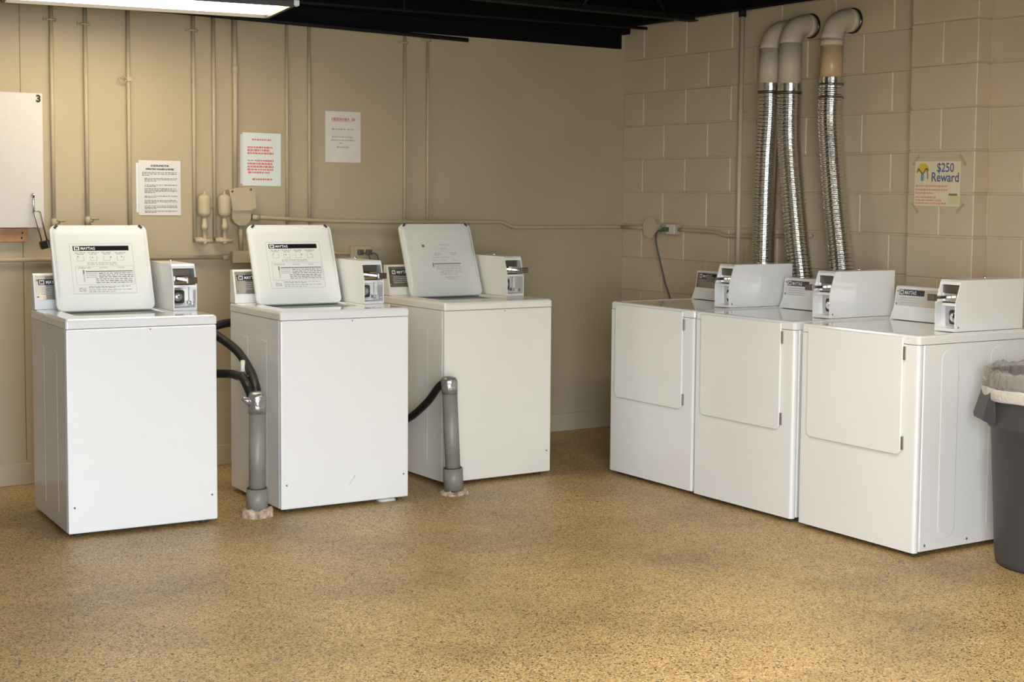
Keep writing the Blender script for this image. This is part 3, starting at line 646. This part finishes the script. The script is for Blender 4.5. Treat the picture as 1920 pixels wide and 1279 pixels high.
# ------------------------------------------------------------------ washing machines
WW, WD, WH, ZB = 0.633, 0.647, 0.914, 0.022
def washer(label, loc, rz, M_, M_lid, worn=False, scuff=False, paneltone=True):
    t = thing('washing_machine', label, 'washing machine', (loc[0], loc[1], 0), rz, 'coin-operated washing machines')
    x, y = WW/2, WD/2
    G().loft([rr(-x, x, -y+0.022, y, 0.008, z, 4) for z in (ZB, 0.872)]).build('cabinet', M_, t)
    G().box(-x, x, -y, -y+0.0205, ZB-0.003, 0.872, 0.006, 3).build('front_panel', M_, t)
    rx0, rx1, ry0, ry1 = -0.226, 0.166, -0.142, 0.178
    e = 0.002
    loops = [rr(-x-e, x+e, -y-e, y, 0.010, 0.8745), rr(-x-e, x+e, -y-e, y, 0.010, 0.902), rr(-x+0.0015, x-0.0015, -y+0.0015, y-0.002, 0.010, 0.9095),
             rr(-x+0.008, x-0.008, -y+0.008, y-0.008, 0.010, 0.9135), rr(-x+0.016, x-0.016, -y+0.016, y-0.016, 0.012, 0.914),
             rr(rx0-0.008, rx1+0.008, ry0-0.008, ry1+0.008, 0.030, 0.9135), rr(rx0, rx1, ry0, ry1, 0.026, 0.909), rr(rx0, rx1, ry0, ry1, 0.026, 0.901)]
    G().loft(loops, True, False).build('deck', M_deck if M_ is M_white else M_, t)
    G().loft([rr(rx0+0.001, rx1-0.001, ry0+0.001, ry1-0.001, 0.026, 0.9005), rr(rx0+0.001, rx1-0.001, ry0+0.001, ry1-0.001, 0.026, 0.896)]).build('tub_shade_plate', M_tubshade, t)  # dark plate closing the recess, its colour standing in for shade below the lid
    # lid
    lw, lh = 0.432, 0.404
    lid = lidmesh(lw, lh, None).build('lid', M_lid, t, (-0.028, 0.136, 0.9125), (-0.37, 0, 0))
    instruction_print(lid, lw, worn)
    for o in list(lid.children):                       # fit the printed sheet to this lid
        o.scale = (1.2, 1, 1.08); o.location = (o.location.x*1.2, o.location.y, o.location.z*1.08-0.022)
    for sx in (-1, 1):
        G().box(-0.016, 0.016, 0.026, 0.034, 0.004, 0.03, 0.002).build('lid_hinge', M_clamp, lid, (sx*0.165, -0.001, 0.002))
        G().box(-0.010, 0.010, -0.003, 0.0, -0.003, 0.008, 0.001, 1).build('corner_bumper', M_rubber, lid, (sx*0.186, 0.004, lh-0.010), (0, sx*0.78, 0))
    # console, left and behind the lid
    prof = [(0.252, WH+0.0005), (0.256, 0.952), (0.286, 1.066), (0.292, 1.072), (0.318, 1.072), (0.320, WH+0.0005)]
    console(t, -0.316, 0.196, prof, M_, (0.2565, 0.954), (0.2857, 1.065), 0.020, plate=paneltone)
    coin_box(t, 0.208, 0.314, -0.062, 0.300, WH+0.0005, 0.206, 0.110, M_, 1)
    for sx in (-1, 1):
        G().tube([(sx*0.291, -y+0.0005, 0.129), (sx*0.291, -y-0.0022, 0.129)], 0.0042, 8).build('screw', M_clamp, t)
    G().tube([(0.03, -y+0.0005, 0.862), (0.03, -y-0.0018, 0.862)], 0.003, 8).build('screw', M_clamp, t)
    for y0 in (0.085, -0.155):
        for sx in (-1, 1):
            pts = [[(sx*(x+dx), yy, zz) for (yy, zz, _) in [(p_[0], p_[1], 0) for p_ in rr(y0+ins, y0+0.115-ins, 0.08+ins, 0.77-ins, 0.006, 0, 4)]] for dx, ins in ((-0.001, 0.0), (0.0003, 0.0), (0.0009, 0.003))]
            G().loft(pts).build('pressed_rib', M_, t)
    feet(t, WW, WD)
    if scuff:
        G().add([(0.012, -y-0.0006, 0.103), (0.016, -y-0.0006, 0.106), (0.046, -y-0.0006, 0.150), (0.043, -y-0.0006, 0.142)], [(0, 1, 2, 3)]).build('scuff_mark', M_scuff, t)
    return t
washer('white top-loading washing machine with raised lid, leftmost and nearest, below the padlocked cabinet', (-3.473, -0.977), math.radians(-3.09), M_white, M_whiteplastic)
washer('white top-loading washing machine standing in the middle of the three, with a scuffed front', (-2.544, -0.993), math.radians(-2.06), M_white, M_whiteplastic, scuff=True)
washer('cream washing machine nearest the corner, its raised lid print mostly worn away', (-1.624, -0.824), math.radians(0.0), M_cream, M_creamplastic, worn=True)
tag(G().loft([rr(-0.045, 0.045, -0.03, 0.03, 0.02, 0.0005), rr(-0.042, 0.042, -0.028, 0.028, 0.02, 0.010), rr(-0.02, 0.02, -0.012, 0.012, 0.01, 0.014)], smooth=True).build('crumpled_tissue', M_paper, None, (-2.33, -1.275, 0)), 'crumpled white scrap on the floor under the middle washer', 'scrap')

# ------------------------------------------------------------------ dryers
DW, DD, DH = 0.688, 0.711, 0.900
def dryer(label, loc, rz):
    t = thing('clothes_dryer', label, 'dryer', (loc[0], loc[1], 0), rz, 'coin-operated clothes dryers')
    x, y = DW/2, DD/2
    G().loft([rr(-x+0.002, x-0.002, -y+0.034, y, 0.004, z, 4) for z in (ZB, 0.860)]).build('cabinet', M_white, t)
    G().loft([rr(-x, x, -y, -y+0.033, 0.014, z, 6) for z in (ZB-0.003, 0.860)]).build('front_panel', M_white, t)
    loops = [rr(-x, x, -y, y, 0.016, 0.8625), rr(-x, x, -y, y, 0.016, 0.890), rr(-x+0.003, x-0.003, -y+0.003, y-0.003, 0.015, 0.897), rr(-x+0.010, x-0.010, -y+0.010, y-0.010, 0.014, 0.900),
             rr(-x+0.030, x-0.030, -y+0.030, y-0.020, 0.012, 0.900), rr(-x+0.034, x-0.034, -y+0.034, y-0.024, 0.012, 0.8975)]
    G().loft(loops).build('deck', M_deck, t)
    # door: rounded lower corners, reaching up over the deck edge
    dx0, dx1, dz0, dz1, r = -0.290, 0.266, 0.409, 0.888, 0.030
    def dl(ins, yy):
        pts = [(dx1-ins, dz1-ins), (dx0+ins, dz1-ins)]
        for k in range(6): a = PI+PI/2*k/5; pts.append((dx0+r+(r-ins)*math.cos(a), dz0+r+(r-ins)*math.sin(a)))
        for k in range(6): a = 1.5*PI+PI/2*k/5; pts.append((dx1-r+(r-ins)*math.cos(a), dz0+r+(r-ins)*math.sin(a)))
        return [(a, yy, b) for a, b in pts]
    door = G().loft([dl(0.006, -y-0.0006), dl(0.006, -y-0.004), dl(0.0, -y-0.0045), dl(0.0, -y-0.009), dl(0.003, -y-0.0115)]).build('door', M_white, t)
    for z in (0.797, 0.432):
        G().box(0.2665, 0.2765, -y-0.010, -y-0.0006, z, z+0.055, 0.002).build('hinge', M_steel, door)
    prof = [(0.166, DH+0.0005), (0.168, 0.905), (0.190, 0.955), (0.204, 1.044), (0.210, 1.050), (0.250, 1.050), (0.26, DH+0.0005)]
    console(t, -0.328, 0.180, prof, M_white, (0.1905, 0.958), (0.2036, 1.043), 0.026)
    coin_box(t, 0.188, 0.300, -0.102, 0.312, DH+0.0005, 0.211, 0.064, M_white, -1)
    # pressed panels on both sides
    for sx in (-1, 1):
        for y0 in (-0.220, 0.070):
            pts = []
            for dx, ins in ((-0.004, 0.0), (-0.0017, 0.0), (-0.0008, 0.004)):
                pts.append([(sx*(x+dx), p_[0], p_[1]) for p_ in rr(y0+ins, y0+0.101-ins, 0.063+ins, 0.840-ins, 0.045, 0, 8)])
            G().loft(pts).build('pressed_panel', M_white, t)
        for yy in (-0.293, -0.045): G().tube([(sx*(x-0.003), yy, 0.045), (sx*(x+0.001), yy, 0.045)], 0.005, 8).build('screw', M_clamp, t)
    G().tube([(0.3005, -0.085, DH+0.018), (0.302, -0.085, DH+0.018)], 0.004, 8).build('screw', M_clamp, t)
    feet(t, DW, DD)
    return t
dryer('white front-loading clothes dryer farthest back, nearest the corner', (-0.667, -1.614), math.radians(-90.8))
dryer('white front-loading clothes dryer in the middle of the row', (-0.689, -2.326), math.radians(-90.5))
dryer('white front-loading clothes dryer at the near end, beside the grey trash can', (-0.710, -3.072), math.radians(-91.47))

# ------------------------------------------------------------------ dryer exhaust ducts
def duct(label, y, ztop, pts, zcut, tan, clampz):
    t = thing('exhaust_duct', label, 'duct', (0, y, 0), 0, 'dryer exhaust ducts on the block wall')
    X = -0.150; R_ = 0.105; r = 0.0555
    arc = [(-0.002, 0, ztop), (-0.03, 0, ztop)]+[(X+R_-R_*math.sin(a), 0, ztop-R_+R_*math.cos(a)) for a in [PI/2*k/10 for k in range(11)]]
    G().tube(arc, r+0.001, 28).build('elbow', M_pvcbeige, t)
    ze = ztop-R_
    G().tube([(-0.045, 0, ztop), (-0.012, 0, ztop)], r+0.005, 28).build('wall_collar', M_pvcbeige, t)
    G().tube([(-0.0115, 0, ztop), (-0.001, 0, ztop)], r+0.010, 28).build('dark_wall_ring', M_badge, t)  # black ring where the collar meets the wall
    if tan:
        G().tube([(X, 0, ze), (X, 0, ze-0.03)], r+0.004, 28).build('socket', M_pvcbeige, t)
        G().tube([(X, 0, ze-0.03), (X, 0, zcut)], r-0.001, 28).build('straight_pipe', M_pvctan, t)
    else:
        G().tube([(X, 0, ze+0.004), (X, 0, zcut)], r+0.0035, 28).build('straight_pipe', M_pvcbeige, t)
    # corrugated foil hose
    path = spline([(X, 0, zcut+0.03), (X, 0, zcut-0.04)]+[(X+dx, yy-y, zz) for dx, yy, zz in pts], 40)
    dense = []; L_ = 0; last = path[0]; dense.append(path[0])
    step = 0.0048
    acc = 0.0
    for p_ in path[1:]:
        seg = (p_-last).length
        while acc+seg >= step:
            q = last.lerp(p_, (step-acc)/seg); dense.append(q); last = q; seg = (p_-last).length; acc = 0
        acc += seg; last = p_
    rs = [0.0600 if i*step < 0.045 else (0.0635 if i % 4 < 2 else 0.0595) for i in range(len(dense))]
    G().tube(dense, rs, 24, smooth=False).build('foil_hose', M_foil, t)
    for zc in clampz:
        g = G(); g.lathe([(0.0615, -0.006), (0.065, -0.006), (0.065, 0.006), (0.0615, 0.006)], 28, (X, 0, zc), cap0=False, cap1=False)
        g.box(X-0.035, X-0.022, -0.066, -0.050, zc-0.008, zc+0.008, 0.002)
        g.build('hose_clamp', M_clamp, t)
    return t
duct('silver foil exhaust duct on the left, its beige elbow overlapped by the next', -1.495, 2.335, [(0, -1.492, 1.85), (0, -1.478, 1.644), (0, -1.47, 1.302), (0, -1.468, 1.10), (0, -1.47, 0.75), (0.03, -1.47, 0.30), (0.03, -1.47, 0.13)], 2.022, False, (2.005,))
duct('silver foil exhaust duct in the middle, bulging towards the right at the bottom', -1.648, 2.352, [(0, -1.648, 1.85), (0, -1.656, 1.70), (0, -1.695, 1.42), (0, -1.752, 1.085), (0, -1.84, 0.70), (0.03, -1.90, 0.30), (0.03, -1.90, 0.13)], 2.012, False, (1.995,))
duct('silver foil exhaust duct on the right with a bare tan pipe under its elbow', -1.952, 2.352, [(0, -1.948, 1.88), (0, -1.958, 1.75), (0, -2.001, 1.42), (0, -2.057, 1.098), (0, -2.12, 0.70), (0.03, -2.20, 0.30), (0.03, -2.20, 0.13)], 2.026, True, (2.02, 1.955))

# ------------------------------------------------------------------ standpipes and drain hoses
def standpipe(label, base, top, tape_h, branch):
    t = thing('standpipe', label, 'drain pipe', (base[0], base[1], 0), 0, 'floor drain standpipes')
    dx, dy = top[0]-base[0], top[1]-base[1]; H_ = top[2]
    def at(z): return (dx*z/H_, dy*z/H_, z)
    G().tube([at(0.035), at(H_-tape_h+0.01)], 0.0365, 24).build('pipe', M_pvcgrey, t)
    G().tube([at(0.022), at(0.125)], 0.0475, 24).build('coupling', M_pvcgrey, t)
    G().tube([at(0.1255), at(0.130)], 0.043, 24).build('dirt_ring', M_rubber, t)
    zt = H_-tape_h
    R_ = random.Random(int(base[0]*100)); loops = []
    for z, rr_ in ((zt, 0.0385), (zt+0.03, 0.0392), (zt+0.055, 0.0400), (H_-0.022, 0.0405), (H_-0.008, 0.034), (H_-0.002, 0.022), (H_, 0.004)):
        c = at(z); loops.append([(c[0]+rr_*(1+R_.uniform(-0.03, 0.03))*math.cos(2*PI*k/22), c[1]+rr_*(1+R_.uniform(-0.03, 0.03))*math.sin(2*PI*k/22), z+R_.uniform(-0.001, 0.001)) for k in range(22)])
    G().loft(loops, smooth=True).build('duct_tape_wrap', M_ducttape, t)
    if branch:
        c = at(H_-0.05)
        G().tube([(c[0]-0.025, c[1], c[2]), (c[0]-0.066, c[1]+0.004, c[2]+0.022)], [0.022, 0.010], 10).build('tape_flap', M_ducttape, t)
    # broken concrete round the base
    n = 18; R2 = random.Random(4)
    lo = [[((rad+R2.uniform(-0.004, 0.005))*math.cos(2*PI*k/n), (rad+R2.uniform(-0.004, 0.005))*math.sin(2*PI*k/n), z+(R2.uniform(-0.006, 0.010) if z > 0.01 else 0)) for k in range(n)] for rad, z in ((0.068, 0.0), (0.067, 0.030 if branch else 0.012), (0.05, 0.036 if branch else 0.014))]
    G().loft(lo).build('concrete_patch', M_concrete, t)
    return t
standpipe('grey standpipe with silver tape between the left and middle washers', (-2.976, -1.277), (-2.974, -1.279, 0.562), 0.10, True)
standpipe('leaning grey standpipe with silver tape in front of the cream washer', (-1.981, -1.312), (-2.003, -1.298, 0.572), 0.085, False)
def hose(label, pts, r=0.0205, extra=None):
    t = thing('drain_hose', label, 'hose', pts[0], 0, 'black drain hoses')
    p0 = Vector(pts[0]); G().tube([p_-p0 for p_ in spline(pts, 10)], r, 14).build('tube', M_hose, t)
    return t, p0
h1, p0 = hose('black drain hose arching from the left washer down into the taped standpipe', [(-3.10, -0.55, 0.795), (-2.99, -0.68, 0.79), (-2.94, -0.78, 0.752), (-2.915, -0.92, 0.70), (-2.932, -1.10, 0.633), (-2.955, -1.21, 0.585), (-2.966, -1.262, 0.545)])
g = G(); c = Vector((-2.925, -1.06, 0.648))-p0; g.box(-0.016, 0.016, -0.02, 0.0, -0.006, 0.006, 0.002); g.build('metal_clip', M_chrome, h1, c)
h2, p0 = hose('black drain hose bending round at elbow height beside the taped standpipe', [(-3.10, -0.55, 0.575), (-2.97, -0.70, 0.58), (-2.915, -0.82, 0.588), (-2.925, -0.94, 0.592), (-2.962, -1.08, 0.605), (-2.990, -1.20, 0.585), (-2.992, -1.255, 0.545)])
G().tube([(0, 0, 0), (0.012, 0.03, 0.045)], 0.011, 10).build('white_sleeve', M_tag, h2, Vector((-2.958, -1.08, 0.628))-p0)
G().box(-0.016, 0.016, -0.020, 0.0, -0.006, 0.006, 0.002).build('metal_clip', M_chrome, h2, Vector((-2.972, -1.12, 0.612))-p0)
hose('short stretch of black hose behind the left and middle washers, above the others', [(-3.2, -0.60, 0.77), (-2.95, -0.61, 0.79), (-2.82, -0.60, 0.81), (-2.6, -0.58, 0.80), (-2.5, -0.60, 0.6)])
hose('black drain hose rising from behind the middle washer into the leaning standpipe', [(-2.05, -0.48, 0.30), (-1.995, -0.70, 0.27), (-2.002, -0.90, 0.318), (-2.012, -1.10, 0.421), (-2.026, -1.24, 0.515), (-2.012, -1.288, 0.545)], 0.019)

# ------------------------------------------------------------------ trash can
tc_ = thing('trash_can', 'round dark grey plastic trash can with a clear liner at the right edge', 'trash can', (-0.665, -3.795, 0))
prof = [(0.20, 0.0), (0.232, 0.0), (0.244, 0.012), (0.248, 0.03), (0.276, 0.545), (0.288, 0.552), (0.292, 0.565), (0.298, 0.735), (0.306, 0.742), (0.308, 0.758), (0.300, 0.764), (0.290, 0.758), (0.284, 0.56), (0.262, 0.5), (0.236, 0.03), (0.10, 0.025), (0.002, 0.025)]
G().lathe(prof, 56, cap0=True, cap1=False).build('body', M_can, tc_)
ca = math.radians(145)
for a in (ca, ca+PI):
    hg = G(); hw = 0.07
    prof_h = [(0.292, 0.722), (0.300, 0.730), (0.338, 0.600), (0.336, 0.585), (0.322, 0.578), (0.288, 0.566), (0.286, 0.585)]
    vs = []; 
    for s in (-hw, hw):
        for rad, z in prof_h: vs.append((rad, s*(1.0 if rad > 0.31 else 0.85), z))
    n = len(prof_h); fs = [list(range(n))[::-1], [n+i for i in range(n)]]+[(i, (i+1) % n, n+(i+1) % n, n+i) for i in range(n)]
    hg.add(vs, fs); o = hg.build('handle', M_can, tc_); o.rotation_euler = (0, 0, a)
g = G(); R_ = random.Random(9); n = 72; loops = []
jit = [R_.uniform(-1, 1) for _ in range(n)]
for rad, z, j in ((0.311, 0.690, 0.004), (0.313, 0.720, 0.003), (0.314, 0.752, 0.002), (0.311, 0.772, 0.003), (0.300, 0.785, 0.007), (0.285, 0.775, 0.006), (0.270, 0.72, 0.008), (0.255, 0.60, 0.01)):
    loops.append([((rad+j*jit[(k*3) % n])*math.cos(2*PI*k/n), (rad+j*jit[(k*5+2) % n])*math.sin(2*PI*k/n), z+j*1.3*jit[(k*7+1) % n]) for k in range(n)])
g.loft(loops, False, False, True); g.build('liner', M_bag, tc_)
g = G(); loops = []
for rad, z, j in ((0.3115, 0.664, 0.0015), (0.3150, 0.672, 0.002), (0.3160, 0.690, 0.002), (0.3165, 0.706, 0.0025), (0.3135, 0.712, 0.002)):
    loops.append([(rad*math.cos(2*PI*k/n), rad*math.sin(2*PI*k/n), z+j*(math.sin(k*0.9)+0.6*math.sin(k*0.37+1))) for k in range(n)])
g.loft(loops, False, False, True); g.build('liner_hem', M_hem, tc_)
